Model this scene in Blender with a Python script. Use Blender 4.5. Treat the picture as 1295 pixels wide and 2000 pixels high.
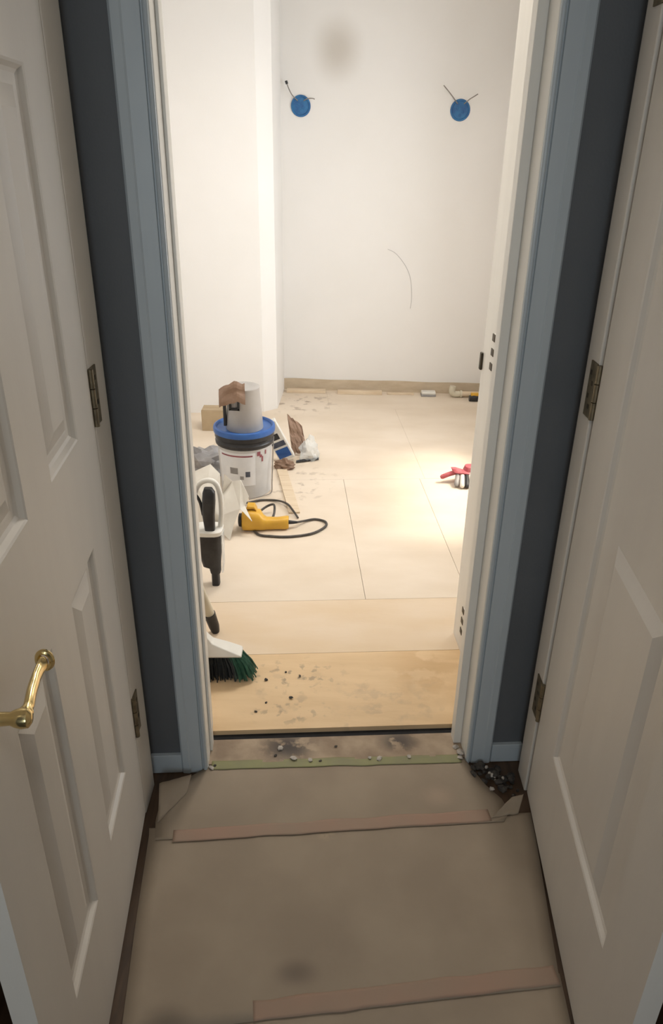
import bpy, bmesh, math, random
from mathutils import Vector, Matrix, noise as mnoise

# ------------------------------------------------------------------ camera, world, light, exposure
for o in list(bpy.data.objects):
    bpy.data.objects.remove(o)
SC = bpy.context.scene
COL = SC.collection

F_PX, CAM_H = 1450.0, 1.65
down = Vector((598.0 - 647.5, 3950.0 - 1000.0, F_PX)).normalized()     # world down, seen in camera axes (x right, y down, z ahead)
ahead = (Vector((0, 0, 1)) - down * down.z).normalized()
side = down.cross(ahead)
cam_data = bpy.data.cameras.new('camera')
cam = bpy.data.objects.new('camera', cam_data)
COL.objects.link(cam)
cam_data.sensor_fit = 'VERTICAL'
cam_data.sensor_height = 36.0
cam_data.lens = 36.0 * F_PX / 2000.0
cam_data.clip_start = 0.02
cr = Vector((side.x, ahead.x, -down.x)); cd = Vector((side.y, ahead.y, -down.y)); cf = Vector((side.z, ahead.z, -down.z))
cam.matrix_world = Matrix(((cr.x, -cd.x, -cf.x, 0), (cr.y, -cd.y, -cf.y, 0), (cr.z, -cd.z, -cf.z, CAM_H), (0, 0, 0, 1)))
SC.camera = cam

world = bpy.data.worlds.new('world'); SC.world = world
world.use_nodes = True
wb = world.node_tree.nodes['Background']
wb.inputs[0].default_value = (0.75, 0.87, 1.0, 1); wb.inputs[1].default_value = 1.0

def area_light(name, loc, direction, sx, sy, power, col):
    l = bpy.data.lights.new(name, 'AREA'); l.shape = 'RECTANGLE'; l.size = sx; l.size_y = sy
    l.energy = power; l.color = col
    o = bpy.data.objects.new(name, l); COL.objects.link(o)
    o.location = loc
    o.rotation_euler = Vector(direction).to_track_quat('-Z', 'Y').to_euler()
    return o
sun = bpy.data.lights.new('sun', 'SUN'); sun.energy = 3.8; sun.angle = 0.20; sun.color = (1.0, 0.86, 0.66)
sun_o = bpy.data.objects.new('sun', sun); COL.objects.link(sun_o)
sun_o.rotation_euler = Vector((-0.50, -0.07, -0.86)).to_track_quat('-Z', 'Y').to_euler()
area_light('daylight_room_window', (1.72, 3.75, 1.4), (-1, 0, 0), 1.15, 1.3, 37, (0.96, 0.98, 1.0))
area_light('hall_rear_fill', (0.0, -2.35, 1.5), (0, 1, 0.0), 0.8, 1.2, 14.0, (0.80, 0.92, 1.0))  # added cool fill from behind the camera, unseen source
area_light('room_ceiling_fill', (0.10, 3.35, 2.70), (0, -0.3, -1), 0.35, 0.35, 20.5, (1.0, 0.93, 0.83))  # added unseen lamp, throws light through the doorway onto the hall doors
area_light('hall_ceiling_fill', (0.03, -0.15, 2.50), (0, 0, -1), 0.30, 0.30, 6.0, (1.0, 0.90, 0.78))  # added unseen fill that lifts the side doors and floor paper

SC.view_settings.view_transform = 'Standard'
SC.view_settings.look = 'None'
SC.view_settings.exposure = 0.28
SC.view_settings.gamma = 1.0
SC.view_settings.use_curve_mapping = False

# ------------------------------------------------------------------ helpers
random.seed(4)

class MB:
    def __init__(s): s.v = []; s.f = []; s.smooth = False
    def poly(s, pts):
        b = len(s.v); s.v += [tuple(p) for p in pts]; s.f.append(tuple(range(b, b + len(pts)))); return s
    def box(s, x0, x1, y0, y1, z0, z1, T=None):
        b = len(s.v)
        P = [(x, y, z) for z in (z0, z1) for y in (y0, y1) for x in (x0, x1)]
        s.v += [tuple(T(*p)) if T else p for p in P]
        for q in ((0, 2, 3, 1), (4, 5, 7, 6), (0, 1, 5, 4), (2, 6, 7, 3), (0, 4, 6, 2), (1, 3, 7, 5)):
            s.f.append(tuple(b + i for i in q))
        return s
    def prism(s, prof, z0, z1, T=None):
        b = len(s.v); n = len(prof)
        for z in (z0, z1):
            for (x, y) in prof: s.v.append(tuple(T(x, y, z)) if T else (x, y, z))
        for i in range(n):
            j = (i + 1) % n; s.f.append((b + i, b + j, b + n + j, b + n + i))
        s.f.append(tuple(b + i for i in reversed(range(n)))); s.f.append(tuple(b + n + i for i in range(n)))
        return s
    def lathe(s, prof, c=(0, 0, 0), n=32, M=None, cap=True):
        b = len(s.v); m = len(prof)
        for (r, z) in prof:
            for k in range(n):
                a = 2 * math.pi * k / n
                p = Vector((r * math.cos(a), r * math.sin(a), z))
                if M: p = M @ p
                s.v.append(tuple(p + Vector(c)))
        for i in range(m - 1):
            for k in range(n):
                k2 = (k + 1) % n
                s.f.append((b + i * n + k, b + i * n + k2, b + (i + 1) * n + k2, b + (i + 1) * n + k))
        if cap:
            s.f.append(tuple(b + k for k in reversed(range(n)))); s.f.append(tuple(b + (m - 1) * n + k for k in range(n)))
        return s
    def tube(s, pts, r, n=10):
        pts = [Vector(p) for p in pts]; m = len(pts); b = len(s.v)
        up = Vector((0, 0, 1)); prev = None
        for i, p in enumerate(pts):
            d = (pts[min(i + 1, m - 1)] - pts[max(i - 1, 0)]).normalized()
            a = d.cross(up if abs(d.z) < .95 else Vector((1, 0, 0))).normalized() if prev is None else (prev - d * prev.dot(d)).normalized()
            prev = a; c = d.cross(a); rr = r[i] if isinstance(r, (list, tuple)) else r
            for k in range(n):
                t = 2 * math.pi * k / n
                s.v.append(tuple(p + a * (math.cos(t) * rr) + c * (math.sin(t) * rr)))
        for i in range(m - 1):
            for k in range(n):
                k2 = (k + 1) % n
                s.f.append((b + i * n + k, b + i * n + k2, b + (i + 1) * n + k2, b + (i + 1) * n + k))
        s.f.append(tuple(b + k for k in reversed(range(n)))); s.f.append(tuple(b + (m - 1) * n + k for k in range(n)))
        return s
    def rings(s, rings):
        """loft closed rings of equal length"""
        b = len(s.v); n = len(rings[0])
        for R in rings: s.v += [tuple(p) for p in R]
        for i in range(len(rings) - 1):
            for k in range(n):
                k2 = (k + 1) % n
                s.f.append((b + i * n + k, b + i * n + k2, b + (i + 1) * n + k2, b + (i + 1) * n + k))
        s.f.append(tuple(b + k for k in reversed(range(n)))); s.f.append(tuple(b + (len(rings) - 1) * n + k for k in range(n)))
        return s
    def grid(s, nx, ny, fn):
        b = len(s.v)
        for j in range(ny + 1):
            for i in range(nx + 1): s.v.append(tuple(fn(i / nx, j / ny)))
        for j in range(ny):
            for i in range(nx):
                a = b + j * (nx + 1) + i; s.f.append((a, a + 1, a + nx + 2, a + nx + 1))
        return s
    def build(s, name, m, parent=None, smooth=False, bevel=0.0, solid=0.0, subsurf=0, angle=40):
        me = bpy.data.meshes.new(name); me.from_pydata(s.v, [], s.f)
        bm = bmesh.new(); bm.from_mesh(me)
        bmesh.ops.remove_doubles(bm, verts=bm.verts, dist=1e-6)
        bmesh.ops.recalc_face_normals(bm, faces=bm.faces)
        if smooth:
            for f in bm.faces: f.smooth = True
            for e in bm.edges:
                if len(e.link_faces) == 2 and e.calc_face_angle(0) > math.radians(angle): e.smooth = False
        bm.to_mesh(me); bm.free()
        o = bpy.data.objects.new(name, me); COL.objects.link(o)
        if m: me.materials.append(m)
        if solid:
            md = o.modifiers.new('solid', 'SOLIDIFY'); md.thickness = solid; md.offset = -1
        if bevel:
            md = o.modifiers.new('bevel', 'BEVEL'); md.width = bevel; md.segments = 2; md.limit_method = 'ANGLE'
        if subsurf:
            md = o.modifiers.new('sub', 'SUBSURF'); md.levels = subsurf; md.render_levels = subsurf
        if parent: o.parent = parent
        return o

def tag(o, label, cat, group=None, kind=None):
    o['label'] = label
    if cat: o['category'] = cat
    if group: o['group'] = group
    if kind: o['kind'] = kind
    return o
def struct(o, label=None):
    o['kind'] = 'structure'
    if label: o['label'] = label
    return o
def thing(name, loc, label, cat, group=None):
    o = bpy.data.objects.new(name, None); COL.objects.link(o); o.location = loc
    o.empty_display_size = .05
    return tag(o, label, cat, group)
def adopt(parent, *kids):
    """parent finished world-space meshes to an Empty without moving them"""
    for k in kids:
        k.parent = parent
        k.matrix_parent_inverse = Matrix.Translation(parent.location).inverted()

def catmull(P, n=8):
    P = [Vector(p) for p in P]; out = []
    for i in range(len(P) - 1):
        p0, p1, p2, p3 = P[max(i - 1, 0)], P[i], P[i + 1], P[min(i + 2, len(P) - 1)]
        for k in range(n):
            t = k / n
            out.append(.5 * ((2 * p1) + (p2 - p0) * t + (2 * p0 - 5 * p1 + 4 * p2 - p3) * t * t + (3 * p1 - p0 - 3 * p2 + p3) * t ** 3))
    out.append(P[-1]); return out

# ------------------------------------------------------------------ materials
def mat(name, c1, c2=None, scale=6.0, rough=.6, metal=0.0, bump=0.0, bscale=60.0, stretch=(1, 1, 1), lo=.35, hi=.65, trans=0.0, alpha=1.0, ior=1.45, detail=4):
    m = bpy.data.materials.new(name); m.use_nodes = True
    nt = m.node_tree; N = nt.nodes; L = nt.links
    p = N['Principled BSDF']
    p.inputs['Roughness'].default_value = rough; p.inputs['Metallic'].default_value = metal
    p.inputs['Transmission Weight'].default_value = trans; p.inputs['IOR'].default_value = ior
    p.inputs['Alpha'].default_value = alpha
    p.inputs['Base Color'].default_value = (*c1, 1)
    geo = N.new('ShaderNodeNewGeometry')
    mp = N.new('ShaderNodeMapping'); mp.inputs['Scale'].default_value = stretch
    L.new(geo.outputs['Position'], mp.inputs['Vector'])
    m['vec'] = mp.name
    if c2:
        nz = N.new('ShaderNodeTexNoise'); nz.inputs['Scale'].default_value = scale; nz.inputs['Detail'].default_value = detail
        L.new(mp.outputs[0], nz.inputs['Vector'])
        r = N.new('ShaderNodeValToRGB'); r.color_ramp.elements[0].position = lo; r.color_ramp.elements[1].position = hi
        r.color_ramp.elements[0].color = (*c1, 1); r.color_ramp.elements[1].color = (*c2, 1)
        L.new(nz.outputs['Fac'], r.inputs[0]); L.new(r.outputs[0], p.inputs['Base Color'])
    if bump:
        nb = N.new('ShaderNodeTexNoise'); nb.inputs['Scale'].default_value = bscale; nb.inputs['Detail'].default_value = 3
        L.new(mp.outputs[0], nb.inputs['Vector'])
        b = N.new('ShaderNodeBump'); b.inputs['Strength'].default_value = bump; b.inputs['Distance'].default_value = .01
        L.new(nb.outputs['Fac'], b.inputs['Height']); L.new(b.outputs[0], p.inputs['Normal'])
    return m

def stain(m, pos, radius, col, amount=.8, scale=(1, 1, 1), breakup=0.0, bscale=20.0, soft=1.0):
    """a stain of its own shape at a world position, mixed over the material's base colour"""
    nt = m.node_tree; N = nt.nodes; L = nt.links; p = N['Principled BSDF']
    src = p.inputs['Base Color'].links[0].from_socket if p.inputs['Base Color'].links else None
    geo = N.new('ShaderNodeNewGeometry')
    sub = N.new('ShaderNodeVectorMath'); sub.operation = 'SUBTRACT'; sub.inputs[1].default_value = pos
    L.new(geo.outputs['Position'], sub.inputs[0])
    ml = N.new('ShaderNodeVectorMath'); ml.operation = 'MULTIPLY'; ml.inputs[1].default_value = scale
    L.new(sub.outputs[0], ml.inputs[0])
    ln = N.new('ShaderNodeVectorMath'); ln.operation = 'LENGTH'; L.new(ml.outputs[0], ln.inputs[0])
    mr = N.new('ShaderNodeMapRange'); mr.interpolation_type = 'SMOOTHSTEP'
    mr.inputs['From Min'].default_value = radius; mr.inputs['From Max'].default_value = radius * (1 - .9 * soft)
    mr.inputs['To Min'].default_value = 0; mr.inputs['To Max'].default_value = amount
    L.new(ln.outputs['Value'], mr.inputs['Value'])
    fac = mr.outputs[0]
    if breakup:
        nz = N.new('ShaderNodeTexNoise'); nz.inputs['Scale'].default_value = bscale; nz.inputs['Detail'].default_value = 5
        L.new(geo.outputs['Position'], nz.inputs['Vector'])
        r = N.new('ShaderNodeMapRange'); r.inputs['From Min'].default_value = breakup; r.inputs['From Max'].default_value = breakup + .08
        L.new(nz.outputs['Fac'], r.inputs['Value'])
        mu = N.new('ShaderNodeMath'); mu.operation = 'MULTIPLY'; L.new(fac, mu.inputs[0]); L.new(r.outputs[0], mu.inputs[1]); fac = mu.outputs[0]
    mx = N.new('ShaderNodeMix'); mx.data_type = 'RGBA'
    L.new(fac, mx.inputs['Factor'])
    if src: L.new(src, mx.inputs['A'])
    else: mx.inputs['A'].default_value = p.inputs['Base Color'].default_value
    mx.inputs['B'].default_value = (*col, 1)
    L.new(mx.outputs['Result'], p.inputs['Base Color'])

M = {}
M['slate'] = mat('slate_wall_paint', (.105, .112, .12), (.12, .127, .135), 3, .65, bump=.06, bscale=200)
M['casing'] = mat('casing_paint', (.43, .48, .515), (.46, .51, .54), 5, .38, stretch=(4, 4, .5))
M['trim'] = mat('trim_paint', (.80, .775, .72), (.76, .735, .68), 5, .4, stretch=(4, 4, .5))
M['door'] = mat('door_paint', (.70, .655, .59), (.67, .625, .565), 4, .42, bump=.03, bscale=90, stretch=(3, 3, .6))
M['roomwall'] = mat('room_wall_paint', (.80, .78, .75), (.825, .805, .78), 2.0, .75, bump=.03, bscale=120)
M['ceiling'] = mat('ceiling_paint', (.85, .84, .82), (.82, .81, .79), 2.0, .8)
M['bare'] = mat('bare_plaster_strip', (.60, .50, .37), (.52, .42, .30), 9, .85, bump=.1, stretch=(1, 1, 3))
M['ply_new'] = mat('plywood_orange', (.78, .55, .31), (.66, .44, .225), 6, .7, bump=.05, bscale=40, stretch=(.7, 3, 1))
M['ply_mid'] = mat('plywood_tan', (.74, .60, .45), (.70, .545, .375), 3.5, .75, bump=.05, bscale=40, stretch=(.7, 2, 1))
M['ply_dust'] = mat('plywood_dusty', (.76, .655, .535), (.69, .58, .455), 2.6, .8, bump=.04, bscale=40, stretch=(.8, 1.5, 1))
M['oldfloor'] = mat('scraped_threshold_floor', (.40, .31, .22), (.27, .20, .14), 14, .8, bump=.15, bscale=60)
M['darkfloor'] = mat('dark_stained_floor', (.06, .036, .022), (.10, .06, .035), 8, .5, stretch=(8, 1, 1))
M['gap'] = mat('gap_shade', (.012, .012, .014), (.02, .02, .022), 20, .9)
M['paper'] = mat('floor_paper', (.285, .225, .165), (.33, .265, .195), 5, .75, bump=.08, bscale=25)
M['redtape'] = mat('faded_red_tape', (.35, .215, .155), (.30, .225, .165), 5, .7, lo=.25, hi=.7)
M['greentape'] = mat('green_tape', (.25, .25, .11), (.215, .205, .11), 12, .6)
M['brass'] = mat('polished_brass', (.83, .66, .33), (.75, .58, .27), 8, .18, 1.0)
M['oldbrass'] = mat('aged_brass', (.28, .23, .15), (.17, .14, .095), 40, .45, .8)
M['darkmetal'] = mat('dark_metal', (.05, .042, .03), (.09, .07, .045), 50, .5, .6)
M['blue'] = mat('blue_plastic', (.03, .10, .33), (.04, .13, .38), 15, .4)
M['bluebox'] = mat('blue_box_plastic', (.02, .10, .27), (.03, .16, .36), 30, .45)
M['black'] = mat('black_plastic', (.016, .016, .018), (.03, .03, .032), 30, .42)
M['pailwhite'] = mat('bucket_plastic', (.60, .59, .575), (.52, .51, .50), 9, .45)
M['label'] = mat('bucket_label_paper', (.78, .78, .79), (.70, .71, .73), 14, .5)
M['maroon'] = mat('maroon_print', (.30, .09, .10), (.22, .06, .08), 30, .55)
M['navyprint'] = mat('dark_print', (.05, .06, .09), (.09, .10, .13), 40, .55)
M['greypail'] = mat('grey_pail_metal', (.40, .385, .37), (.48, .46, .44), 6, .45, .25)
M['brownpaper'] = mat('brown_paper', (.30, .20, .145), (.24, .15, .10), 18, .8, bump=.1)
M['carton'] = mat('carton_board', (.47, .36, .23), (.42, .32, .20), 12, .8)
M['greysheet'] = mat('grey_plastic_sheet', (.34, .325, .32), (.23, .22, .22), 16, .4)
M['whitesheet'] = mat('white_crumpled_paper', (.80, .77, .70), (.70, .66, .59), 10, .6)
M['clear'] = mat('clear_plastic', (.80, .85, .86), None, rough=.15, alpha=.36)
M['yellow'] = mat('yellow_plastic', (.72, .41, .05), (.64, .35, .04), 14, .4)
M['cord'] = mat('dark_cord', (.045, .04, .035), (.08, .07, .06), 40, .5)
M['white'] = mat('white_plastic', (.80, .78, .72), (.73, .71, .66), 12, .4)
M['cream'] = mat('cream_pole', (.70, .64, .50), (.62, .57, .45), 12, .45)
M['bristle'] = mat('green_bristle', (.018, .075, .048), (.035, .12, .075), 60, .6)
M['bristleshade'] = mat('shaded_bristle', (.02, .022, .025), (.035, .04, .04), 60, .7)
M['red'] = mat('red_fabric', (.42, .07, .09), (.50, .15, .17), 30, .7)
M['lightwood'] = mat('pale_wood', (.74, .61, .45), (.66, .52, .36), 8, .6, stretch=(1, 8, 8))
M['greywire'] = mat('grey_wire', (.30, .27, .24), (.22, .20, .18), 40, .5)
M['chipwhite'] = mat('plaster_chip', (.50, .46, .41), (.33, .30, .27), 60, .9)
M['chipdark'] = mat('dark_rubble', (.03, .027, .025), (.075, .065, .055), 60, .9)
M['glass'] = mat('window_glass', (1, 1, 1), None, rough=.0, trans=1.0, ior=1.01)

# a few marks of use that have their own shape
stain(M['roomwall'], (-.01, 5.55, 2.20), .20, (.46, .41, .34), .6, (1, .2, .85), soft=1.0)
stain(M['ply_new'], (-.12, 2.06, 0), .22, (.07, .05, .04), .9, (.9, 1.6, 1), breakup=.56, bscale=30)
stain(M['ply_new'], (-.13, 1.88, 0), .14, (.07, .05, .04), .85, (.8, 1.6, 1), breakup=.56, bscale=28)
stain(M['ply_new'], (.18, 1.95, 0), .25, (.33, .24, .16), .5, (1, 1.2, 1), breakup=.52, bscale=12)
stain(M['ply_new'], (.0, 2.0, 0), .75, (.68, .52, .34), .5, (1, 1.4, 1), soft=.8)
stain(M['ply_new'], (.34, 2.12, 0), .22, (.55, .35, .17), .55, (1, .9, 1), breakup=.45, bscale=9)
stain(M['ply_new'], (.05, 1.95, 0), .6, (.42, .32, .22), .4, (1, 2.0, 1), breakup=.58, bscale=14)
stain(M['ply_dust'], (-.2, 3.7, 0), .35, (.30, .22, .16), .5, (1, 1, 1), breakup=.56, bscale=16)
stain(M['ply_dust'], (-.25, 5.15, 0), .4, (.28, .20, .14), .65, (1, 1, 1), breakup=.55, bscale=14)
stain(M['oldfloor'], (-.12, 1.735, 0), .12, (.05, .045, .045), .9, (1, 1.3, 1), breakup=.42, bscale=22)
stain(M['oldfloor'], (.22, 1.765, 0), .09, (.05, .045, .045), .85, (1, 1.3, 1), breakup=.42, bscale=22)
stain(M['paper'], (-.06, 1.04, 0), .07, (.12, .09, .07), .6, (1, 1.6, 1), soft=1.0)
stain(M['paper'], (-.33, .93, 0), .08, (.10, .08, .06), .55, (1, 1.6, 1), soft=1.0)
stain(M['paper'], (.32, 1.55, 0), .07, (.40, .30, .22), .6, (1, 1.3, 1), soft=1.0)
stain(M['paper'], (.0, 1.42, 0), .04, (.46, .36, .24), .6, (1, 1.0, 1), breakup=.5, bscale=30)

# ------------------------------------------------------------------ large structure
YAW = math.radians(3.86)
CA, SA = math.cos(YAW), math.sin(YAW)
def D(u, v, z):          # doorway axes: u along the wall, v into the room
    return (u * CA - v * SA, 1.66 + u * SA + v * CA, z)

HALL_C, ROOM_C = 2.55, 2.75
LX, RX = -.517, .589      # hall side walls

# floors
fl = MB().box(-3.0, 3.2, -2.5, 6.4, -.16, -.024).build('floor', M['darkfloor']); struct(fl, 'dark stained floor under the paper')
sub = bpy.data.objects.new('floor_room', None); COL.objects.link(sub); struct(sub, 'plywood subfloor sheets of the far room')
def sheet(u0, u1, v0, v1, m, g=.0009):
    MB().box(u0 + g, u1 - g, v0 + g, v1 - g, -.022, 0, D).build('subfloor_sheet', m, sub)
sheet(-1.9, .9, .148, .536, M['ply_new'])
sheet(.9, 2.0, .148, .536, M['ply_new'])
sheet(-1.9, .62, .536, .885, M['ply_mid'])
sheet(.62, 2.0, .536, .885, M['ply_mid'])
for (v0, v1, us) in ((.885, 2.10, (-1.9, -1.0, .205, .63, 2.0)), (2.10, 3.32, (-1.9, -.55, .66, 2.0)), (3.32, 4.35, (-1.9, -1.0, .2, 2.2))):
    for a, b in zip(us[:-1], us[1:]): sheet(a, b, v0, v1, M['ply_dust'], .0009 if v0 < 1 else .0004)
th = MB().box(-.36, .432, .02, .122, -.023, -.011, D).build('threshold_strip', M['oldfloor'], sub, bevel=.002)
gp = MB().box(-.36, .432, .118, .152, -.0235, -.017, D).build('gap_shadow', M['gap'], sub)  # black strip standing in for the shade down in the threshold gap
th['label'] = 'scraped bare threshold strip with dark adhesive'

# hall side walls with openings for the side doors
def side_wall(name, x0, x1, ya, yb):
    m = MB().box(x0, x1, -2.4, ya, -.024, HALL_C).box(x0, x1, yb, 1.72, -.024, HALL_C).box(x0, x1, ya, yb, 2.15, HALL_C)
    return struct(m.build(name, M['slate']))
side_wall('wall_left', LX - .12, LX, .58, 1.495)
side_wall('wall_right', RX, RX + .12, .67, 1.60)
# closets behind the side doors
def closet(name, x0, x1, y0, y1):
    t = .05
    m = MB().box(x0, x1, y0 - t, y0, -.024, 2.4).box(x0, x1, y1, y1 + t, -.024, 2.4).box(x0, x1, y0 - t, y1 + t, 2.4, 2.45)
    xe = x0 if abs(x0) > abs(x1) else x1
    m.box(xe - t, xe + t, y0 - t, y1 + t, -.024, 2.45)
    return struct(m.build(name, M['slate']), 'dark closet wall behind the side door')
closet('wall_closet_left', LX - .75, LX - .12, .5, 1.56)
closet('wall_closet_right', RX + .12, RX + .75, .6, 1.60)
struct(MB().box(-.9, 1.0, -2.4, 1.75, HALL_C, HALL_C + .1).build('ceiling', M['ceiling']))
# rear wall of the hall, with a window added for the rear fill light
rw = MB().box(-.70, -.45, -2.4, -2.28, -.024, HALL_C).box(.45, .8, -2.4, -2.28, -.024, HALL_C).box(-.45, .45, -2.4, -2.28, -.024, .85).box(-.45, .45, -2.4, -2.28, 2.15, HALL_C)
struct(rw.build('wall_rear', M['slate']))
w = MB()
for a in ((-.45, -.40, .85, 2.15), (.40, .45, .85, 2.15), (-.45, .45, .85, .90), (-.45, .45, 2.10, 2.15), (-.015, .015, .85, 2.15)): w.box(a[0], a[1], -2.36, -2.31, a[2], a[3])
struct(w.build('fill_window', M['trim']), 'window frame added round the hall fill light')

# front wall between hall and room
wf = MB().box(-2.3, -.37, .015, .17, -.024, ROOM_C, D).box(.437, 2.4, .015, .17, -.024, ROOM_C, D).box(-.37, .437, .015, .17, 2.17, ROOM_C, D)
struct(wf.build('wall_front', M['slate']), 'slate grey hall wall around the open doorway')
# painted skins of the front wall in the room
wr = MB().box(-2.3, -.37, .17, .18, -.02, ROOM_C, D).box(.437, 2.4, .17, .18, -.02, ROOM_C, D).box(-.37, .437, .17, .18, 2.17, ROOM_C, D)
struct(wr.build('wall_front_room_side', M['roomwall']))

# room walls
wbk = MB().poly([(-1.4, 5.49, -.02), (2.2, 5.37, -.02), (2.2, 5.37, ROOM_C), (-1.4, 5.49, ROOM_C)])
wbk.v += [(x, y + .12, z) for (x, y, z) in wbk.v[:4]]
wbk.f += [(4, 5, 6, 7), (0, 1, 5, 4), (1, 2, 6, 5), (2, 3, 7, 6), (3, 0, 4, 7)]
WB = struct(wbk.build('wall_back', M['roomwall']), 'white back wall with two blue boxes')
def back_y(x): return 5.49 - (x + 1.4) / 3.6 * .12
bs = MB().grid(24, 1, lambda s, t: (-.39 + s * 2.2, back_y(-.39 + s * 2.2) - .003, t * (.085 + .006 * mnoise.noise(Vector((s * 9, 0, 0))))))
bs.build('bare_plaster_strip', M['bare'], WB)
# pencil line on the back wall
pl = [(x, back_y(x) - .001, z) for x, z in ((.36, 1.02), (.42, .99), (.49, .91), (.53, .82), (.545, .70), (.54, .62))]
MB().tube(catmull(pl, 5), .0010, 5).build('pencil_line', M['greysheet'], WB)
# chase standing out at the left, with a splayed corner
ch = MB().prism([(-1.15, 4.845), (-.478, 4.915), (-.390, 4.99), (-.372, 5.45), (-.372, 5.5), (-1.15, 5.5)], -.02, ROOM_C)
struct(ch.build('wall_chase', M['roomwall']), 'white boxed-out chase with splayed corner')
struct(MB().box(-1.25, -1.13, 1.7, 5.6, -.02, ROOM_C).build('wall_room_left', M['roomwall']))
wrt = MB().box(1.25, 1.65, 1.7, 3.2, -.02, ROOM_C).box(1.25, 1.65, 4.3, 5.6, -.02, ROOM_C).box(1.25, 1.65, 3.2, 4.3, -.02, .75).box(1.25, 1.65, 3.2, 4.3, 2.05, ROOM_C)  # unseen wall made thick so its window reveal shades the back wall's right end
struct(wrt.build('wall_room_right', M['roomwall']))
w = MB()
for a in ((3.2, 3.24, .75, 2.05), (4.26, 4.3, .75, 2.05), (3.2, 4.3, .75, .79), (3.2, 4.3, 2.01, 2.05), (3.2, 4.3, 1.39, 1.41)): w.box(1.58, 1.62, a[0], a[1], a[2], a[3])
W1 = struct(w.build('window_1', M['trim']), 'room window frame')
struct(MB().box(-1.3, 1.85, 1.6, 5.65, ROOM_C, ROOM_C + .1).build('ceiling_room', M['ceiling']))
# short return wall behind the door stop, with leftover hinge leaves
rt = MB().box(.515, .70, .18, .644, -.002, ROOM_C, D)
RET = struct(rt.build('wall_return', M['trim'], bevel=.004), 'white return wall with old hinge leaves')
def hinge_leaf(v, z0, z1, tilt=0):
    m = MB().box(.5135, .516, v - .012, v + .012, z0, z1, D)
    h = m.build('hinge_leaf', M['oldbrass'] if tilt else M['trim'], RET, bevel=.001)
    for k in range(3):
        zc = z0 + (z1 - z0) * (.12 + .38 * k)
        q = MB().box(.5115, .5142, v - .004, v + .022, zc - .011, zc + .011, D)
        q.build('screw_recess', M['darkmetal'], h, bevel=.001)
hinge_leaf(.520, 1.045, 1.16); hinge_leaf(.525, .07, .185)
MB().box(.507, .5155, .630, .648, 1.02, 1.075, D).build('latch_plate', M['darkmetal'], RET, bevel=.003)

# door frame: casing, jambs and stops
TR = struct(thing('trim_1', D(0, 0, 0), 'painted casing and jambs of the open doorway', None)); del TR['label']
TR['label'] = 'painted casing and jambs of the open doorway'
def arc(cx, cy, r, a0, a1, n=6): return [(cx + r * math.cos(math.radians(a0 + (a1 - a0) * i / n)), cy + r * math.sin(math.radians(a0 + (a1 - a0) * i / n))) for i in range(n + 1)]
profL = [(-.430, .016), (-.430, .004), (-.425, -.001), (-.408, -.0025), (-.404, .0000), (-.385, .0005), (-.371, .001), (-.3695, .006), (-.3665, .006)] + arc(-.361, .004, .0055, 180, 360) + [(-.3555, .016)]
c = MB().prism(profL, -.022, 2.16, D).build('casing', M['casing'], None); c2 = MB().prism([(.066 - x, y) for (x, y) in profL], -.022, 2.16, D).build('casing', M['casing'], None)
c3 = MB().box(-.430, .497, -.001, .016, 2.16, 2.235, D).build('casing', M['casing'], None)
j1 = MB().box(-.370, -.3535, .008, .185, -.022, 2.16, D).build('jamb', M['trim'], None, bevel=.002)
j2 = MB().box(.4205, .437, .008, .185, -.022, 2.16, D).build('jamb', M['trim'], None, bevel=.002)
j3 = MB().box(-.3535, .4205, .008, .185, 2.145, 2.16, D).build('jamb', M['trim'], None)
s1 = MB().box(-.3535, -.346, .075, .112, -.011, 2.145, D).build('stop', M['trim'], None, bevel=.002)
s2 = MB().box(.397, .4205, .075, .112, -.011, 2.145, D).build('stop', M['trim'], None, bevel=.002)
adopt(TR, c, c2, c3, j1, j2, j3, s1, s2)

# baseboards in the hall corners
struct(MB().box(-.518, -.430, .002, .016, -.022, .045, D).build('baseboard_front_left', M['casing'], bevel=.002))
struct(MB().box(.497, .589, .002, .016, -.022, .045, D).build('baseboard_front_right', M['casing'], bevel=.002))

# ------------------------------------------------------------------ side doors
def side_casing(name, s, x, y_far0, y_far1, y_near0, y_near1):
    """casing round a side door; s=+1 faces +x"""
    o = struct(thing(name, (x, y_far0, 0), 'painted casing of the side door', None))
    def b(y0, y1, z0, z1):
        e = x + s * .016
        return MB().box(min(x, e), max(x, e), y0, y1, z0, z1).build('casing', M['door'], None, bevel=.003)
    k = [b(y_far0, y_far1, -.022, 2.15), b(y_near0, y_near1, -.022, 2.15), b(y_near0, y_far1, 2.15, 2.22)]
    # jamb lining of the opening
    e = x - s * .12
    for (y0, y1) in ((y_far0 - .0, y_far0 + .014), (y_near1 - .014, y_near1)):
        k.append(MB().box(min(x, e), max(x, e), y0, y1, -.022, 2.15).build('jamb', M['door'], None))
    adopt(o, *k)
    return o
side_casing('trim_2', 1, LX, 1.481, 1.585, .51, .594)
side_casing('trim_3', -1, RX, 1.585, 1.665, .60, .684)

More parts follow.
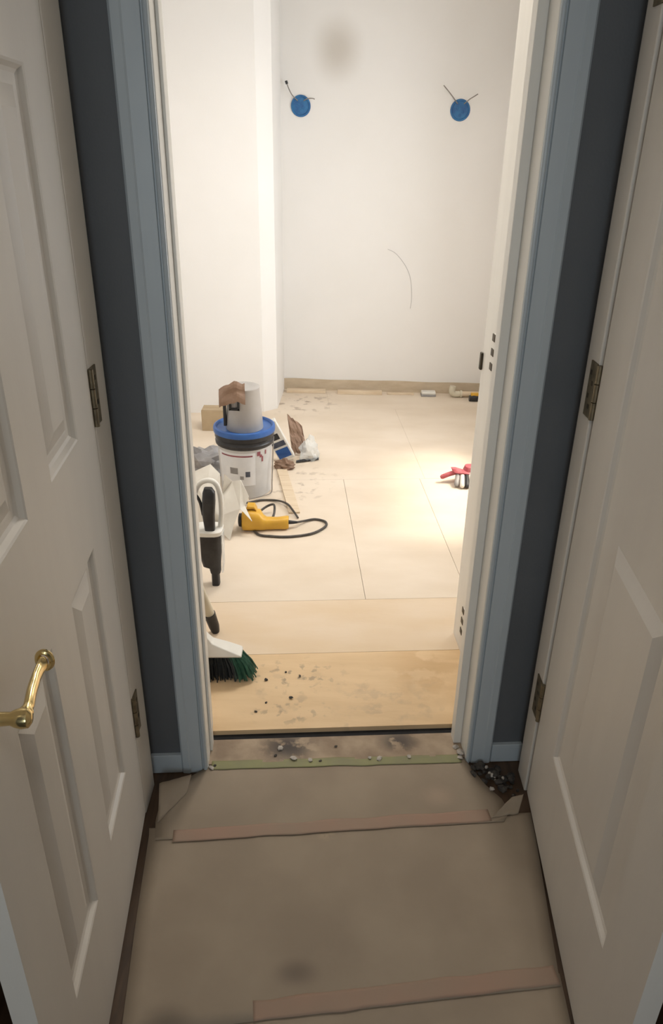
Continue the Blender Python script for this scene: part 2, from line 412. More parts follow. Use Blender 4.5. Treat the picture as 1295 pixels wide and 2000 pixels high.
def make_door(name, hinge, far_dir, n_dir, label, xs, zs, cols, rows, fields=None):
    """hinge: (x,y); far_dir: unit vector from hinge to free edge; n_dir: face normal to the hall"""
    Wd = xs[-1]; H0, H1 = zs[0], zs[-1]; T = .036
    hx, hy = hinge
    def P(s, n, z): return (hx + far_dir[0] * s + n_dir[0] * n, hy + far_dir[1] * s + n_dir[1] * n, z)
    m = MB(); panels = []
    for i in range(len(xs) - 1):
        for k in range(len(zs) - 1):
            x0, x1, z0, z1 = xs[i], xs[i + 1], zs[k], zs[k + 1]
            if i in cols and k in rows:
                rings = [(0, 0), (.004, -.002), (.010, -.009), (.016, -.012)]
                for (a, na), (b, nb) in zip(rings[:-1], rings[1:]):
                    A = [(x0 + a, z0 + a), (x1 - a, z0 + a), (x1 - a, z1 - a), (x0 + a, z1 - a)]
                    B = [(x0 + b, z0 + b), (x1 - b, z0 + b), (x1 - b, z1 - b), (x0 + b, z1 - b)]
                    for q in range(4):
                        r = (q + 1) % 4
                        m.poly([P(A[q][0], na, A[q][1]), P(A[r][0], na, A[r][1]), P(B[r][0], nb, B[r][1]), P(B[q][0], nb, B[q][1])])
                panels.append((x0 + .016, x1 - .016, z0 + .016, z1 - .016))
            else:
                m.poly([P(x0, 0, z0), P(x1, 0, z0), P(x1, 0, z1), P(x0, 0, z1)])
    m.poly([P(0, -T, H0), P(Wd, -T, H0), P(Wd, -T, H1), P(0, -T, H1)])
    for (a, b) in (((0, H0), (Wd, H0)), ((Wd, H0), (Wd, H1)), ((Wd, H1), (0, H1)), ((0, H1), (0, H0))):
        m.poly([P(a[0], 0, a[1]), P(b[0], 0, b[1]), P(b[0], -T, b[1]), P(a[0], -T, a[1])])
    body = m.build(name, M['door']); struct(body, label)
    for (x0, x1, z0, z1) in panels:
        p = MB()
        if fields:
            p.box(x0, x1, -.02, -.012, z0, z1, P)
            pn = p.build('panel', M['door'], body)
            a, b, c_, d_ = fields; e = .03
            f_ = MB().rings([[P(a, -.012, c_), P(b, -.012, c_), P(b, -.012, d_), P(a, -.012, d_)], [P(a + e, -.002, c_ + e), P(b - e, -.002, c_ + e), P(b - e, -.002, d_ - e), P(a + e, -.002, d_ - e)]])
            f_.build('raised_field', M['door'], pn)
            continue
        rings = [(0, -.012), (.012, -.012), (.016, -.0125), (.048, -.003), (.050, -.003)]
        for (a, na), (b, nb) in zip(rings[:-1], rings[1:]):
            b_ = min(b, (x1 - x0) / 2 - .01, (z1 - z0) / 2 - .01); a_ = min(a, (x1 - x0) / 2 - .01, (z1 - z0) / 2 - .01)
            A = [(x0 + a_, z0 + a_), (x1 - a_, z0 + a_), (x1 - a_, z1 - a_), (x0 + a_, z1 - a_)]
            B = [(x0 + b_, z0 + b_), (x1 - b_, z0 + b_), (x1 - b_, z1 - b_), (x0 + b_, z1 - b_)]
            for q in range(4):
                r = (q + 1) % 4
                p.poly([P(A[q][0], na, A[q][1]), P(A[r][0], na, A[r][1]), P(B[r][0], nb, B[r][1]), P(B[q][0], nb, B[q][1])])
        e = .050
        p.poly([P(x0 + e, -.003, z0 + min(e, (z1 - z0) / 2 - .01)), P(x1 - e, -.003, z0 + min(e, (z1 - z0) / 2 - .01)), P(x1 - e, -.003, z1 - min(e, (z1 - z0) / 2 - .01)), P(x0 + e, -.003, z1 - min(e, (z1 - z0) / 2 - .01))])
        p.poly([P(x0, -.02, z0), P(x1, -.02, z0), P(x1, -.02, z1), P(x0, -.02, z1)])
        for (a, b) in (((x0, z0), (x1, z0)), ((x1, z0), (x1, z1)), ((x1, z1), (x0, z1)), ((x0, z1), (x0, z0))):
            p.poly([P(a[0], -.012, a[1]), P(b[0], -.012, b[1]), P(b[0], -.02, b[1]), P(a[0], -.02, a[1])])
        p.build('panel', M['door'], body)
    return body, P

def hinge(body, P, zc, fx, sg, y0, h=.062):
    m = MB()
    for k in range(3):
        z0 = zc - h + k * 2 * h / 3
        m.lathe([(.0062, z0 + .001), (.0062, z0 + 2 * h / 3 - .001)], P(-.006, .004, 0), 12)
    hg = m.build('hinge', M['oldbrass'], body, smooth=True)
    lf = MB()
    def Q(s, n, z): return (fx + sg * n, y0 - s, z)
    lf.box(-.040, .0, -.001, .003, zc - h, zc + h, Q)
    l = lf.build('hinge_plate', M['oldbrass'], hg, bevel=.0008)
    for (ds, dz) in ((-.014, -.6), (-.028, -.25), (-.014, .25), (-.028, .6)):
        sc = MB().box(ds - .004, ds + .004, .0025, .0036, zc + dz * h - .005, zc + dz * h + .005, Q)
        sc.build('screw', M['darkmetal'], hg)

aL = math.radians(5.3)
DL, PL = make_door('door_1', (-.5005, 1.475), (math.sin(aL), -math.cos(aL)), (math.cos(aL), math.sin(aL)), 'off-white six-panel side door with brass lever',
                   [0, .145, .345, .485, .68, .825], [-.009, .285, .905, 1.14, 1.76, 1.865, 2.02, 2.13], (1, 3), (1, 3, 5))
for z in (.32, 1.175, 1.95): hinge(DL, PL, z, LX + .016, 1, 1.482)
aR = math.radians(4.0)
DR, PR = make_door('door_2', (.577, 1.570), (-math.sin(aR), -math.cos(aR)), (-math.cos(aR), math.sin(aR)), 'off-white side door with one tall recessed panel',
                   [0, .165, .665, .83], [-.009, .285, 2.0, 2.13], (1,), (1,), (.275, .575, .305, .95))
for z in (.31, 1.175, 1.95): hinge(DR, PR, z, RX - .016, -1, 1.586)

# brass lever on door_1
hs, hz = .768, 1.005
def LP(s, n, z): return Vector(PL(s, n, z))
nrm = (LP(0, 1, 0) - LP(0, 0, 0)); sd = (LP(1, 0, 0) - LP(0, 0, 0))
RotN = Matrix((sd, Vector((0, 0, 1)), nrm)).transposed()
rose = MB().lathe([(.030, 0), (.030, .004), (.026, .008), (.016, .010), (.0095, .014), (.0085, .034), (.0115, .040), (.0135, .048), (.0125, .056), (.007, .060)], LP(hs, 0, hz), 28, RotN)
hd = rose.build('lever_handle', M['brass'], DL, smooth=True)
pts = [LP(hs - .002, .050, hz), LP(hs - .02, .051, hz + .002), LP(hs - .045, .048, hz + .003), LP(hs - .075, .045, hz + .001), LP(hs - .10, .044, hz - .001), LP(hs - .113, .046, hz + .000)]
ring_list = []
for p, (a, b) in zip(catmull(pts, 4), [(.0095, .0105)] * 3 + [(.0065, .0095)] * 9 + [(.006, .0105)] * 5 + [(.006, .0115)] * 3 + [(.005, .010)]):
    ring_list.append([p + nrm * (a * math.cos(t)) + Vector((0, 0, 1)) * (b * math.sin(t)) for t in [2 * math.pi * k / 14 for k in range(14)]])
MB().rings(ring_list).build('lever', M['brass'], hd, smooth=True)
# scrolled tip
tipc = LP(hs - .116, .045, hz - .002)
tip = []
for k in range(25):
    t = 2 * math.pi * k / 24
    tip.append(tipc + sd * (-.004) + nrm * (.0095 * math.cos(t)) + Vector((0, 0, 1)) * (.014 * math.sin(t)))
MB().tube(tip, .0042, 8).build('scroll_tip', M['brass'], hd, smooth=True)

# ------------------------------------------------------------------ hall floor covering
def pz(x, y): return .0012 * mnoise.noise(Vector((x * 5, y * 5, 1))) + .0009 * mnoise.noise(Vector((x * 14, y * 14, 4)))
def paper_sheet(name, pts_l, pts_r, z, label, seed, ny=22):
    """pts: lists of (x,y) from near to far, left and right edges"""
    def lerp(P, t):
        f = t * (len(P) - 1); i = min(int(f), len(P) - 2); k = f - i
        return P[i][0] * (1 - k) + P[i + 1][0] * k, P[i][1] * (1 - k) + P[i + 1][1] * k
    def fn(s, t):
        a = lerp(pts_l, t); b = lerp(pts_r, t)
        x = a[0] * (1 - s) + b[0] * s; y = a[1] * (1 - s) + b[1] * s
        h = pz(x, y)
        return (x, y, z + h)
    o = MB().grid(26, ny, fn).build(name, M['paper'], None, smooth=True, solid=.0012, angle=80)
    return tag(o, label, 'floor paper', 'sheets of floor protection paper')
paper_sheet('floor_paper', [(-.40, -2.2), (-.405, .40), (-.425, .88), (-.43, .925)], [(.50, -2.2), (.50, .40), (.525, .88), (.533, 1.05)], -.0185, 'brown floor paper sheet running under the red tape nearest the lever', 1, 30)
paper_sheet('floor_paper', [(-.42, .90), (-.45, 1.15), (-.475, 1.40), (-.48, 1.425)], [(.527, 1.02), (.545, 1.2), (.565, 1.40), (.572, 1.50)], -.0160, 'wide brown floor paper sheet between the two red tape bands', 5)
paper_sheet('floor_paper', [(-.455, 1.385), (-.468, 1.45), (-.468, 1.53), (-.41, 1.60), (-.352, 1.652)], [(.49, 1.465), (.512, 1.50), (.50, 1.545), (.46, 1.60), (.415, 1.70)], -.0135, 'brown floor paper sheet with torn corners taped to the threshold', 9)
def tape(name, a, b, wd, z, m, label, seed, n=90):
    a = Vector((*a, 0)); b = Vector((*b, 0)); d = (b - a).normalized(); q = Vector((-d.y, d.x, 0))
    def fn(s, t):
        p = a.lerp(b, s) + q * ((t - .5) * wd * (1 + .22 * mnoise.noise(Vector((s * 9, t, seed)))))
        return (p.x, p.y, z + pz(p.x, p.y))
    o = MB().grid(n, 6, fn).build(name, m, None, smooth=True, solid=.0002)
    return tag(o, label, 'tape')
tape('red_tape', (-.41, 1.398), (.455, 1.486), .040, -.0118, M['redtape'], 'faded red tape band at the threshold sheet of floor paper', 2)
tape('red_tape', (-.15, .955), (.525, 1.045), .044, -.0143, M['redtape'], 'faded red tape band across the paper between the two side doors', 7)
tape('green_tape', (-.345, 1.652), (.405, 1.697), .034, -.0105, M['greentape'], 'green painter tape strip along the doorway threshold', 3)
# loose curled scrap of paper in each corner
def curl(name, pts, label, seed):
    a, b, c_, d_ = [Vector(p) for p in pts]
    def fn(s, t):
        p = a.lerp(b, s).lerp(d_.lerp(c_, s), t)
        p.z += .012 * t * t + .004 * mnoise.noise(Vector((s * 4, t * 4, seed)))
        return p
    o = MB().grid(10, 8, fn).build(name, M['paper'], None, smooth=True, solid=.0012, angle=80)
    return tag(o, label, 'paper')
curl('torn_paper_flap', [(-.46, 1.44, -.011), (-.40, 1.545, -.011), (-.395, 1.60, -.006), (-.475, 1.545, .012)], 'torn brown paper flap lifting beside the lever door hinge', 4)
curl('torn_paper_flap', [(.455, 1.475, -.011), (.535, 1.492, -.011), (.556, 1.535, .006), (.52, 1.528, .0)], 'torn brown paper flap lifting beside the dark rubble', 6)

# rubble and chips
def chunk(name, x, y, z, r, m, label, cat, group, flat=.6):
    bm = bmesh.new(); bmesh.ops.create_icosphere(bm, subdivisions=1, radius=1)
    sd_ = random.random() * 50
    for v in bm.verts:
        k = 1 + .5 * mnoise.noise(v.co * 1.3 + Vector((sd_, 0, 0)))
        v.co = Vector((v.co.x * r * k, v.co.y * r * k * .75, v.co.z * r * k * flat))
    me = bpy.data.meshes.new(name); bm.to_mesh(me); bm.free(); me.materials.append(m)
    lo = min(v.co.z for v in me.vertices)
    o = bpy.data.objects.new(name, me); COL.objects.link(o)
    o.location = (x, y, z - lo); o.rotation_euler = (0, 0, random.random() * 6.28)
    return tag(o, label, cat, group)
for i in range(38):
    t = random.random(); s = random.gauss(0, 1)
    x = .44 + .10 * t + .012 * s; y = 1.675 - .085 * t + .022 * random.gauss(0, 1)
    y = min(y, 1.672 + .0675 * (x - .44))
    chunk('rubble_lump', x, y, -.0238 if i % 2 else -.016, .007 + .009 * random.random(), M['chipdark'], 'small dark rubble lump heaped in the corner of the open doorway', 'rubble', 'dark rubble in the corner')
for i in range(7):
    t = random.random()
    chunk('plaster_chip', .445 + .10 * t, 1.66 - .085 * t + .02 * random.gauss(0, 1), -.010, .004 + .005 * random.random(), M['chipwhite'], 'small pale plaster chip lying on the dark rubble', 'chip', 'plaster chips on the rubble')
for (u, v, r) in ((-.345, .005, .010), (-.335, .013, .006), (-.155, .045, .006), (-.14, .075, .011), (-.10, .03, .012), (-.05, .02, .010), (.03, .075, .006), (.13, .022, .007), (.16, .02, .012), (.25, .022, .009), (.40, .055, .011), (.41, .03, .016), (.405, .012, .010), (-.02, .018, .006)):
    p = D(u, v, 0); chunk('plaster_chip', p[0], p[1], -.011 if v > .02 else -.0115, r, M['chipwhite'] if r != .006 else M['chipdark'], 'pale plaster chip on the scraped threshold strip of the doorway' if r != .006 else 'tiny dark crumb on the scraped threshold strip of the doorway', 'chip', 'pale chips along the threshold' if r != .006 else 'dark crumbs along the threshold', .35)
for (x, y, r) in ((-.215, 2.035, .009), (-.125, 1.945, .009), (-.235, 1.875, .006), (-.205, 1.92, .005), (-.15, 2.08, .006), (-.10, 2.06, .006)):
    chunk('dirt_crumb', x, y, 0, r, M['chipdark'], 'dark dirt crumb on the orange plywood past the threshold', 'crumb', 'crumbs on the plywood', .4)

# ------------------------------------------------------------------ electrical boxes on the back wall
def ebox(x, z, wires, label):
    y = back_y(x)
    o = thing('electrical_box', (x, y, z), label, 'electrical box', 'blue electrical boxes')
    R = Matrix.Rotation(math.radians(90), 3, 'X')
    rim = MB().lathe([(.052, -.002), (.062, -.002), (.064, .003), (.062, .007), (.053, .007), (.050, .002), (.048, .0)], (0, 0, 0), 30, R).build('rim', M['bluebox'], o, smooth=True)
    MB().lathe([(.051, .0005), (.050, .0025), (.03, .003), (.004, .003)], (0, 0, 0), 30, R).build('back_plate', M['bluebox'], o)
    for (dx, dz) in ((-.018, .012), (.016, -.010), (.0, -.03)):
        MB().lathe([(.009, .002), (.009, .005), (.006, .006)], (dx, 0, dz), 12, R).build('knockout', M['bluebox'], o)
    for w in wires:
        MB().tube(catmull(w, 6), .0032, 6).build('wire', M['greywire'], o, smooth=True)
    return o
ebox(-.242, 1.885, [[(-.02, -.006, .03), (-.05, -.03, .055), (-.07, -.035, .085), (-.088, -.03, .125)], [(.02, -.006, .03), (.045, -.03, .04), (.075, -.04, .042), (.09, -.035, .038)]], 'round blue electrical box whose stub wire ends in a black cap')
b = bpy.data.objects['electrical_box']
MB().tube([(-.086, -.03, .12), (-.092, -.03, .138)], .008, 8).build('wire_cap', M['black'], b)
ebox(.782, 1.875, [[(-.02, -.006, .035), (-.055, -.03, .07), (-.085, -.035, .10), (-.12, -.03, .135)], [(.02, -.006, .035), (.05, -.03, .06), (.075, -.035, .075), (.10, -.03, .09)]], 'round blue electrical box with two bare stub wires')

# ------------------------------------------------------------------ bucket with lid
bc = (-.457, 3.625, 0)
B = thing('bucket', bc, 'white plastic bucket with blue lid and printed label', 'bucket')
MB().lathe([(.126, 0), (.130, .004), (.142, .29), (.142, .335)], (0, 0, 0), 48).build('body', M['pailwhite'], B, smooth=True)
MB().lathe([(.143, .27), (.150, .275), (.152, .29), (.147, .296), (.147, .306), (.153, .312), (.153, .335), (.145, .34)], (0, 0, 0), 48).build('collar', M['black'], B, smooth=True)
MB().lathe([(.150, .332), (.158, .336), (.160, .352), (.157, .362), (.148, .366), (.142, .362), (.139, .354), (.002, .353)], (0, 0, 0), 48).build('lid', M['blue'], B, smooth=True)
def wrap(a0, a1, z0, z1, off, m, name, par):
    def fn(s, t):
        a = math.radians(a0 + (a1 - a0) * s); z = z0 + (z1 - z0) * t
        r = .130 + .012 * z / .29 + off
        return (r * math.cos(a), r * math.sin(a), z)
    return MB().grid(14, 2, fn).build(name, m, par, smooth=True)
lb = wrap(-150, -62, .075, .255, .0010, M['label'], 'label', B)
for (a0, a1, z0, z1, mm) in ((-140, -68, .235, .243, 'maroon'), (-84, -74, .125, .155, 'navyprint'), (-118, -100, .14, .175, 'greysheet'), (-96, -88, .11, .13, 'greysheet')):
    wrap(a0, a1, z0, z1, .0016, M[mm], 'print', lb)
for (a0, a1, z0, z1) in ((-58, -50, .235, .258), (-52, -46, .225, .24), (-47, -43, .20, .23), (-38, -34, .235, .258)):
    wrap(a0, a1, z0, z1, .0012, M['maroon'], 'print', B)
bl = [(.150, .0, .30), (.150, -.03, .26), (.146, -.05, .16), (.142, -.06, .07), (.138, -.075, .015), (.10, -.115, .012), (.03, -.16, .012)]
MB().tube(catmull(bl, 6), .0028, 6).build('bail_handle', M['greywire'], B, smooth=True)

# grey pail on the lid
pc = (-.452, 3.605, .3545)
G = thing('grey_pail', pc, 'tall grey pail with black bracket standing on the blue lid', 'pail')
MB().lathe([(.094, 0), (.095, .004), (.080, .205), (.082, .208), (.082, .216), (.077, .218), (.060, .214), (.002, .212)], (0, 0, 0), 40).build('body', M['greypail'], G, smooth=True)
br = MB().box(-.101, -.086, -.045, -.025, .02, .20)
br.build('bracket', M['black'], G, bevel=.003)
fr = MB()
for (x0, x1, z0, z1) in ((-.062, -.012, .172, .182), (-.062, -.012, .120, .130), (-.062, -.052, .12, .182), (-.022, -.012, .12, .182)): fr.box(x0, x1, -.094, -.080, z0, z1)
fr.build('window_frame', M['black'], G, bevel=.002)
MB().lathe([(.02, 0), (.021, .004), (.015, .006)], (-.037, -.081, .15), 16, Matrix.Rotation(math.radians(90), 3, 'X')).build('dial', M['greysheet'], G)
# brown paper folded over the rim
def ragf(s, t):
    x = -.105 + .125 * s; z = .142 + .052 * s + .085 * t * (1 - .25 * s) + .02 * math.sin(s * 3.1) * t - .06 * max(0, s - .7) * (1 - t) * 2
    y = -.115 + .02 * t * t + .028 * (s - .5) ** 2 * 4 * 0 - .010 * math.sin(s * 3.1) + .006 * mnoise.noise(Vector((s * 3, t * 3, 1)))
    return (pc[0] + x, pc[1] + y, pc[2] + z + .012 * mnoise.noise(Vector((s * 4, t * 2, 5))))
rag = MB().grid(10, 8, ragf).build('brown_paper_scrap', M['brownpaper'], None, solid=.006)
tag(rag, 'brown paper scrap folded over the rim of the grey pail', 'paper')

# ------------------------------------------------------------------ crumpled things
def crumple(name, loc, size, m, label, cat, seed, amp=.35, sub_=4, flat_bottom=True, freq=2.4):
    bm = bmesh.new(); bmesh.ops.create_icosphere(bm, subdivisions=sub_, radius=1)
    for v in bm.verts:
        n = v.co.normalized()
        k = 1 + amp * (abs(mnoise.noise(n * freq + Vector((seed, 0, 0)))) * 2 - .5) + amp * .6 * abs(mnoise.noise(n * freq * 2.3 + Vector((0, seed, 0)))) + amp * .25 * mnoise.noise(n * freq * 5 + Vector((0, 0, seed)))
        c = n * k
        v.co = Vector((c.x * size[0], c.y * size[1], c.z * size[2]))
        if flat_bottom and v.co.z < -size[2] * .55: v.co.z = -size[2] * .55
    lo = min(v.co.z for v in bm.verts)
    for v in bm.verts: v.co.z -= lo
    me = bpy.data.meshes.new(name); bm.to_mesh(me); bm.free(); me.materials.append(m)
    o = bpy.data.objects.new(name, me); COL.objects.link(o); o.location = loc
    return tag(o, label, cat)
crumple('plastic_sheet', (-.70, 3.86, 0), (.135, .10, .085), M['greysheet'], 'crumpled grey plastic sheet between the carton and the bucket', 'plastic sheet', 3.1, .45, 3, True, 1.5)
crumple('plastic_bag', (-.135, 4.06, 0), (.055, .05, .080), M['clear'], 'crumpled clear plastic bag beside the striped package', 'plastic bag', 9.4, .45, 3, True, 1.3)
crumple('brown_scrap', (-.275, 3.915, 0), (.055, .035, .03), M['brownpaper'], 'crumpled brown scrap on the floor at the striped package', 'scrap', 5.2, .5, 3)

# white crumpled paper: folded sheets standing up in facets
def folded(name, P, faces, m, label, cat, thick=.004):
    o = MB(); o.v = [tuple(p) for p in P]; o.f = faces
    return tag(o.build(name, m, None, solid=thick), label, cat)
folded('white_sheet', [(-.68, 3.20, 0), (-.665, 3.25, .25), (-.58, 3.27, .285), (-.535, 3.25, .245), (-.535, 3.22, .12), (-.54, 3.17, 0), (-.60, 3.15, .15), (-.605, 3.13, 0)],
       [(0, 1, 6, 7), (1, 2, 6), (2, 3, 6), (3, 4, 6), (4, 5, 6), (5, 7, 6)], M['whitesheet'], 'large folded white sheet standing behind the black hand vacuum', 'sheet')
folded('white_sheet', [(-.53, 3.19, .01), (-.515, 3.18, .17), (-.50, 3.16, .285), (-.47, 3.20, .23), (-.425, 3.17, .25), (-.385, 3.13, .185), (-.405, 3.12, .14), (-.37, 3.08, .08), (-.425, 3.10, .135), (-.455, 3.07, .06), (-.47, 3.04, 0), (-.505, 3.06, .03), (-.52, 3.09, .10)],
       [(0, 1, 12), (1, 2, 3), (1, 3, 12), (3, 4, 8), (4, 5, 6, 8), (6, 7, 8), (3, 8, 12), (8, 9, 12), (9, 10, 11, 12), (0, 12, 11)], M['whitesheet'], 'jagged crumpled white sheet leaning behind the yellow power tool', 'sheet')

# ------------------------------------------------------------------ carton
ct = thing('carton', (-.765, 4.56, 0), 'small brown carton standing against the white chase', 'carton')
MB().box(-.075, .075, -.05, .06, 0, .135).build('box', M['carton'], ct, bevel=.003)
MB().box(-.073, .073, -.048, .003, .1352, .138).build('flap', M['carton'], ct); MB().box(-.073, .073, .007, .058, .1352, .138).build('flap', M['carton'], ct)

# striped package leaning behind the bucket
pk = thing('package', (-.262, 4.03, 0), 'slim white, blue and black striped package leaning behind the bucket', 'package')
Rp = Matrix.Rotation(math.radians(-24), 4, 'Y') @ Matrix.Rotation(math.radians(14), 4, 'X')
def bxr(x0, x1, y0, y1, z0, z1): return MB().box(x0, x1, y0, y1, z0, z1, lambda x, y, z: (Rp @ Vector((x, y, z))) + Vector((0, 0, .018)))
bxr(-.045, .045, -.018, .018, 0, .27).build('box', M['white'], pk, bevel=.002)
for k, (z0, z1, mm) in enumerate(((.225, .26, 'black'), (.15, .19, 'black'), (.10, .135, 'navyprint'), (.02, .085, 'blue'))):
    bxr(-.040, .022 if k < 2 else .036, -.0195, -.0178, z0, z1).build('printed_band', M[mm], pk)
# brown torn paper over it
def torn(s, t):
    return (-.268 + .085 * s + .03 * t, 4.13 + .03 * s - .04 * t + .015 * mnoise.noise(Vector((s * 5, t * 5, 2))), .005 + .235 * (1 - t) * (1 - .35 * s) + .02 * mnoise.noise(Vector((s * 6, t * 6, 8))) + .012)
tag(MB().grid(8, 10, torn).build('torn_paper', M['brownpaper'], None, solid=.003), 'torn brown paper hanging over the striped package', 'paper')
tag(MB().grid(8, 4, lambda s, t: (-.21 + .13 * s, 3.985 + .05 * s + .03 * t, .008 + .012 * abs(mnoise.noise(Vector((s * 5, t * 5, 1)))))).build('dark_scrap', M['black'], None, solid=.003), 'flat dark scrap lying in front of the clear plastic bag', 'scrap')

# pale offcut on the floor
oc = MB(); P0, P1 = Vector((-.285, 3.88, 0)), Vector((-.185, 3.33, 0)); d = (P1 - P0).normalized(); q = Vector((-d.y, d.x, 0)) * .028
oc.prism([(P0 - q)[:2], (P1 - q)[:2], (P1 + q)[:2], (P0 + q)[:2]], .0005, .010)
tag(oc.build('wood_offcut', M['lightwood'], None, bevel=.001), 'long pale wood offcut lying beside the bucket', 'wood')

# ------------------------------------------------------------------ yellow power tool with its cord
YT = thing('power_tool', (-.33, 3.16, 0), 'yellow corded power tool lying on the dusty plywood', 'power tool')
def sect(x, y, zc, ry, rz, e=.6, n=20):
    R = []
    for k in range(n):
        t = 2 * math.pi * k / n; c_, s_ = math.cos(t), math.sin(t)
        R.append((x, y + math.copysign(abs(c_) ** e, c_) * ry, zc + math.copysign(abs(s_) ** e, s_) * rz))
    return R
MB().rings([sect(-.095, .0, .048, .034, .040), sect(-.09, 0, .052, .044, .050), (sect(-.05, 0, .053, .046, .051)), sect(-.01, 0, .050, .042, .047), sect(.005, 0, .036, .034, .034), sect(.02, .002, .031, .028, .029), sect(.07, .006, .030, .026, .027), sect(.115, .010, .033, .028, .030), sect(.125, .012, .033, .026, .028)]).build('housing', M['yellow'], YT, smooth=True, angle=60)
MB().rings([sect(-.075, .01, .100, .028, .006), sect(-.068, .01, .118, .026, .010), sect(-.035, .01, .118, .024, .010), sect(-.025, .01, .100, .022, .006)]).build('raised_grip', M['yellow'], YT, smooth=True, angle=60)
MB().lathe([(.030, 0), (.034, .004), (.032, .016), (.018, .020)], (-.094, 0, .047), 20, Matrix.Rotation(math.radians(-90), 3, 'Y')).build('collar', M['black'], YT, smooth=True)
MB().tube([(.12, .012, .033), (.14, .015, .031), (.165, .022, .028)], [.011, .009, .006], 10).build('cord_sleeve', M['black'], YT, smooth=True)
cordp = [(.16, .02, .028), (.20, .07, .012), (.25, .10, .007), (.30, .075, .007), (.30, .02, .007), (.24, -.05, .007), (.14, -.085, .007), (.05, -.085, .007), (-.02, -.06, .007), (-.06, .07, .007), (-.01, .16, .03), (.04, .17, .05), (.05, .10, .04), (.04, .06, .02)]
MB().tube(catmull(cordp, 8), .0058, 8).build('power_cord', M['cord'], YT, smooth=True)
EC = MB().tube(catmull([(-.50, 3.37, .03), (-.43, 3.42, .014), (-.36, 3.47, .007), (-.28, 3.46, .010), (-.225, 3.40, .020), (-.19, 3.32, .020), (-.165, 3.27, .008)], 8), .0055, 8).build('extension_cord', M['cord'], None, smooth=True)
tag(EC, 'dark extension cord running from the bucket foot to the yellow tool', 'cord')

# ------------------------------------------------------------------ black hand vacuum
HV = thing('hand_vacuum', (-.478, 2.66, 0), 'black upright hand vacuum with looped grip and white casing', 'hand vacuum')
def s2_(x, y, z, rx, ry, e=.55, n=20):
    R = []
    for k in range(n):
        t = 2 * math.pi * k / n; c_, s_ = math.cos(t), math.sin(t)
        R.append((x + math.copysign(abs(c_) ** e, c_) * rx, y + math.copysign(abs(s_) ** e, s_) * ry, z))
    return R
MB().rings([s2_(.0, .0, .0, .016, .022), s2_(.0, 0, .055, .016, .022), s2_(.002, 0, .06, .021, .026), s2_(0, 0, .085, .024, .028), s2_(-.012, 0, .095, .036, .034), s2_(-.016, 0, .16, .046, .042), s2_(-.018, 0, .245, .050, .045)]).build('dust_bin', M['black'], HV, smooth=True, angle=50)
MB().rings([s2_(.030, 0, .06, .004, .012), s2_(.036, 0, .10, .004, .02), s2_(.038, 0, .245, .004, .03)]).build('clear_edge', M['clear'], HV, smooth=True)
MB().rings([s2_(-.018, 0, .245, .057, .050), s2_(-.018, 0, .262, .059, .052), s2_(-.018, 0, .266, .055, .048)]).build('collar', M['white'], HV, smooth=True, angle=50)
MB().rings([s2_(-.008, -.02, .262, .020, .018), s2_(-.010, -.022, .33, .024, .020), s2_(-.006, -.022, .39, .026, .020), s2_(-.004, -.02, .43, .024, .018), s2_(-.006, -.018, .447, .016, .012)]).build('grip', M['black'], HV, smooth=True, angle=60)
MB().tube(catmull([(-.032, -.02, .33), (-.040, -.022, .385), (-.055, -.02, .415), (-.075, -.015, .42)], 5), .0065, 8).build('trigger', M['black'], HV, smooth=True)
MB().tube(catmull([(.028, .01, .262), (.036, .012, .33), (.034, .012, .41), (.018, .012, .455), (-.012, .012, .466), (-.045, .012, .45), (-.066, .012, .40), (-.070, .012, .32), (-.066, .01, .262)], 6), .0105, 10).build('loop_handle', M['white'], HV, smooth=True)

# ------------------------------------------------------------------ broom and pole leaning at the doorway
BR = thing('broom', (-.43, 2.06, 0), 'white broom with green bristles leaning at the doorway', 'broom')
# head: flared white cap
MB().rings([[(-.155, -.028, .088), (.135, -.028, .096), (.135, .028, .096), (-.155, .028, .088)], [(-.15, -.03, .10), (.132, -.03, .104), (.132, .03, .104), (-.15, .03, .10)], [(-.10, -.026, .125), (.085, -.026, .125), (.085, .026, .125), (-.10, .026, .125)], [(-.05, -.02, .145), (.035, -.02, .145), (.035, .02, .145), (-.05, .02, .145)], [(-.026, -.014, .185), (.006, -.014, .185), (.006, .014, .185), (-.026, .014, .185)]]).build('cap', M['white'], BR, bevel=.004)
def tuft(u0, u1, m, nm, seed):
    rnd = random.Random(seed); mb = MB()
    for i in range(int(1300 * (u1 - u0))):
        u = u0 + (u1 - u0) * rnd.random(); x0 = -.15 + .28 * u; y0 = -.022 + .044 * rnd.random()
        sp = .16 * (u - .5) + .06 * (rnd.random() - .5)
        x1 = x0 + sp * .40 + .012 * max(0, u - .75) * 4; y1 = y0 * 1.5 + .03 * (rnd.random() - .5)
        z1 = .002 + .01 * rnd.random() + .025 * max(0, u - .9) * 8 * rnd.random()
        mid = ((x0 + x1) / 2 + .3 * sp * .2, (y0 + y1) / 2, .055)
        r = .0022
        mb.tube([(x0, y0, .098), mid, (x1, y1, z1)], r, 3)
    o = mb.build(nm, m, BR); o['kind'] = 'stuff'; return o
tuft(0, .87, M['bristleshade'], 'shaded_bristles', 3)  # shadowed part of the green bristles, shade put into the colour
tuft(.85, 1.0, M['bristle'], 'green_bristles', 5)
MB().tube([(-.010, 0, .18), (-.05, -.035, .42), (-.155, -.165, 1.25)], [.013, .0115, .0115], 12).build('handle', M['cream'], BR, smooth=True)

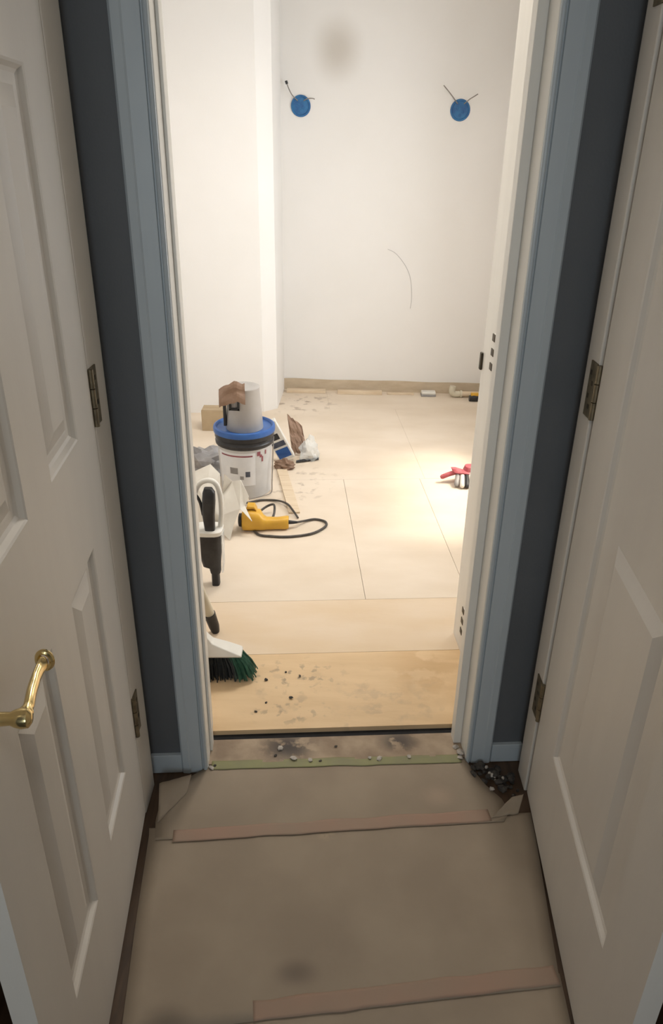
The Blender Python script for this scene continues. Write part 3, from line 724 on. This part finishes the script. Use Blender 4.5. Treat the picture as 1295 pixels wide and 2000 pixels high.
PO = thing('pole', (-.43, 2.315, 0), 'cream pole with black rubber foot leaning by the broom', 'pole')
MB().tube([(-.012, -.012, .075), (-.20, -.43, 1.25)], [.019, .017], 14).build('shaft', M['cream'], PO, smooth=True)
MB().tube([(.0, .0, .002), (-.004, -.005, .03), (-.0155, -.02, .095)], [.015, .020, .0225], 14).build('rubber_foot', M['black'], PO, smooth=True)

# ------------------------------------------------------------------ red glove
GL = thing('work_glove', (.695, 3.76, 0), 'red work glove with grey and white striped fingers on the floor', 'glove')
MB().rings([s2_(.075, .02, .035, .03, .035)[:], s2_(.04, .01, .055, .05, .035), s2_(.0, .0, .065, .035, .03), s2_(-.03, 0, .085, .015, .012)]).build('palm', M['red'], GL, smooth=True)
for k, (x0, y0, x1, y1, mm) in enumerate(((-.005, -.01, -.022, -.085, 'greysheet'), (.018, -.015, .008, -.10, 'whitesheet'), (.040, -.012, .036, -.10, 'black'), (.06, -.008, .062, -.09, 'whitesheet'))):
    MB().tube(catmull([(x0, y0, .05), ((x0 + x1) / 2, (y0 + y1) / 2, .035), (x1, y1, .013)], 4), [.013] * 8 + [.008], 10).build('finger', M[mm], GL, smooth=True)
MB().tube(catmull([(-.01, .0, .06), (-.055, -.01, .05), (-.10, -.012, .03)], 4), [.013] * 8 + [.007], 10).build('thumb', M['red'], GL, smooth=True)
MB().rings([s2_(.07, .02, .01, .045, .045), s2_(.075, .03, .06, .045, .04), s2_(.078, .03, .085, .04, .03)]).build('cuff', M['red'], GL, smooth=True)

# ------------------------------------------------------------------ leftovers along the back wall
def strip(x0, x1, y, w_, h, label, m='lightwood'):
    mb = MB().box(x0, x1, y - w_ / 2, y + w_ / 2, 0, h)
    return tag(mb.build('wood_strip', M[m], None, bevel=.002), label, 'wood strip', 'wood strips along the back wall')
strip(-.35, -.06, 5.385, .05, .022, 'pale wood strip lying at the chase end of the back wall')
strip(.03, .36, 5.365, .045, .025, 'pale wood strip below the pencil line on the back wall')
strip(.40, .60, 5.37, .03, .012, 'thin pale wood strip between the longer strip and the white block')
wb_ = thing('white_block', (.705, 5.35, 0), 'small white block with grey base on the floor', 'block')
MB().box(-.052, .052, -.03, .03, .014, .035).build('cover', M['white'], wb_, bevel=.006); MB().box(-.054, .054, -.032, .032, 0, .014).build('base', M['greysheet'], wb_, bevel=.003)
pp = thing('pipe', (.90, 5.33, 0), 'pale elbow pipe lying along the back wall', 'pipe')
MB().tube(catmull([(-.02, -.01, .085), (-.025, -.012, .045), (-.01, -.012, .026), (.03, -.005, .024)], 5), .023, 14).build('elbow', M['cream'], pp, smooth=True)
MB().tube([(.02, -.006, .024), (.40, .0, .024)], .020, 14).build('tube', M['lightwood'], pp, smooth=True)
MB().tube([(.035, -.006, .024), (.05, -.006, .024)], .027, 14).build('collar', M['cream'], pp, smooth=True)
yk = thing('yellow_block', (1.02, 5.235, 0), 'small black and yellow tool by the elbow pipe', 'hand tool')
MB().rings([sect(-.03, 0, .02, .02, .02), sect(.0, 0, .024, .024, .024), sect(.04, 0, .02, .02, .02)]).build('body', M['black'], yk, smooth=True)
MB().box(-.02, .035, -.015, .015, .040, .062).build('handle', M['yellow'], yk, bevel=.005)
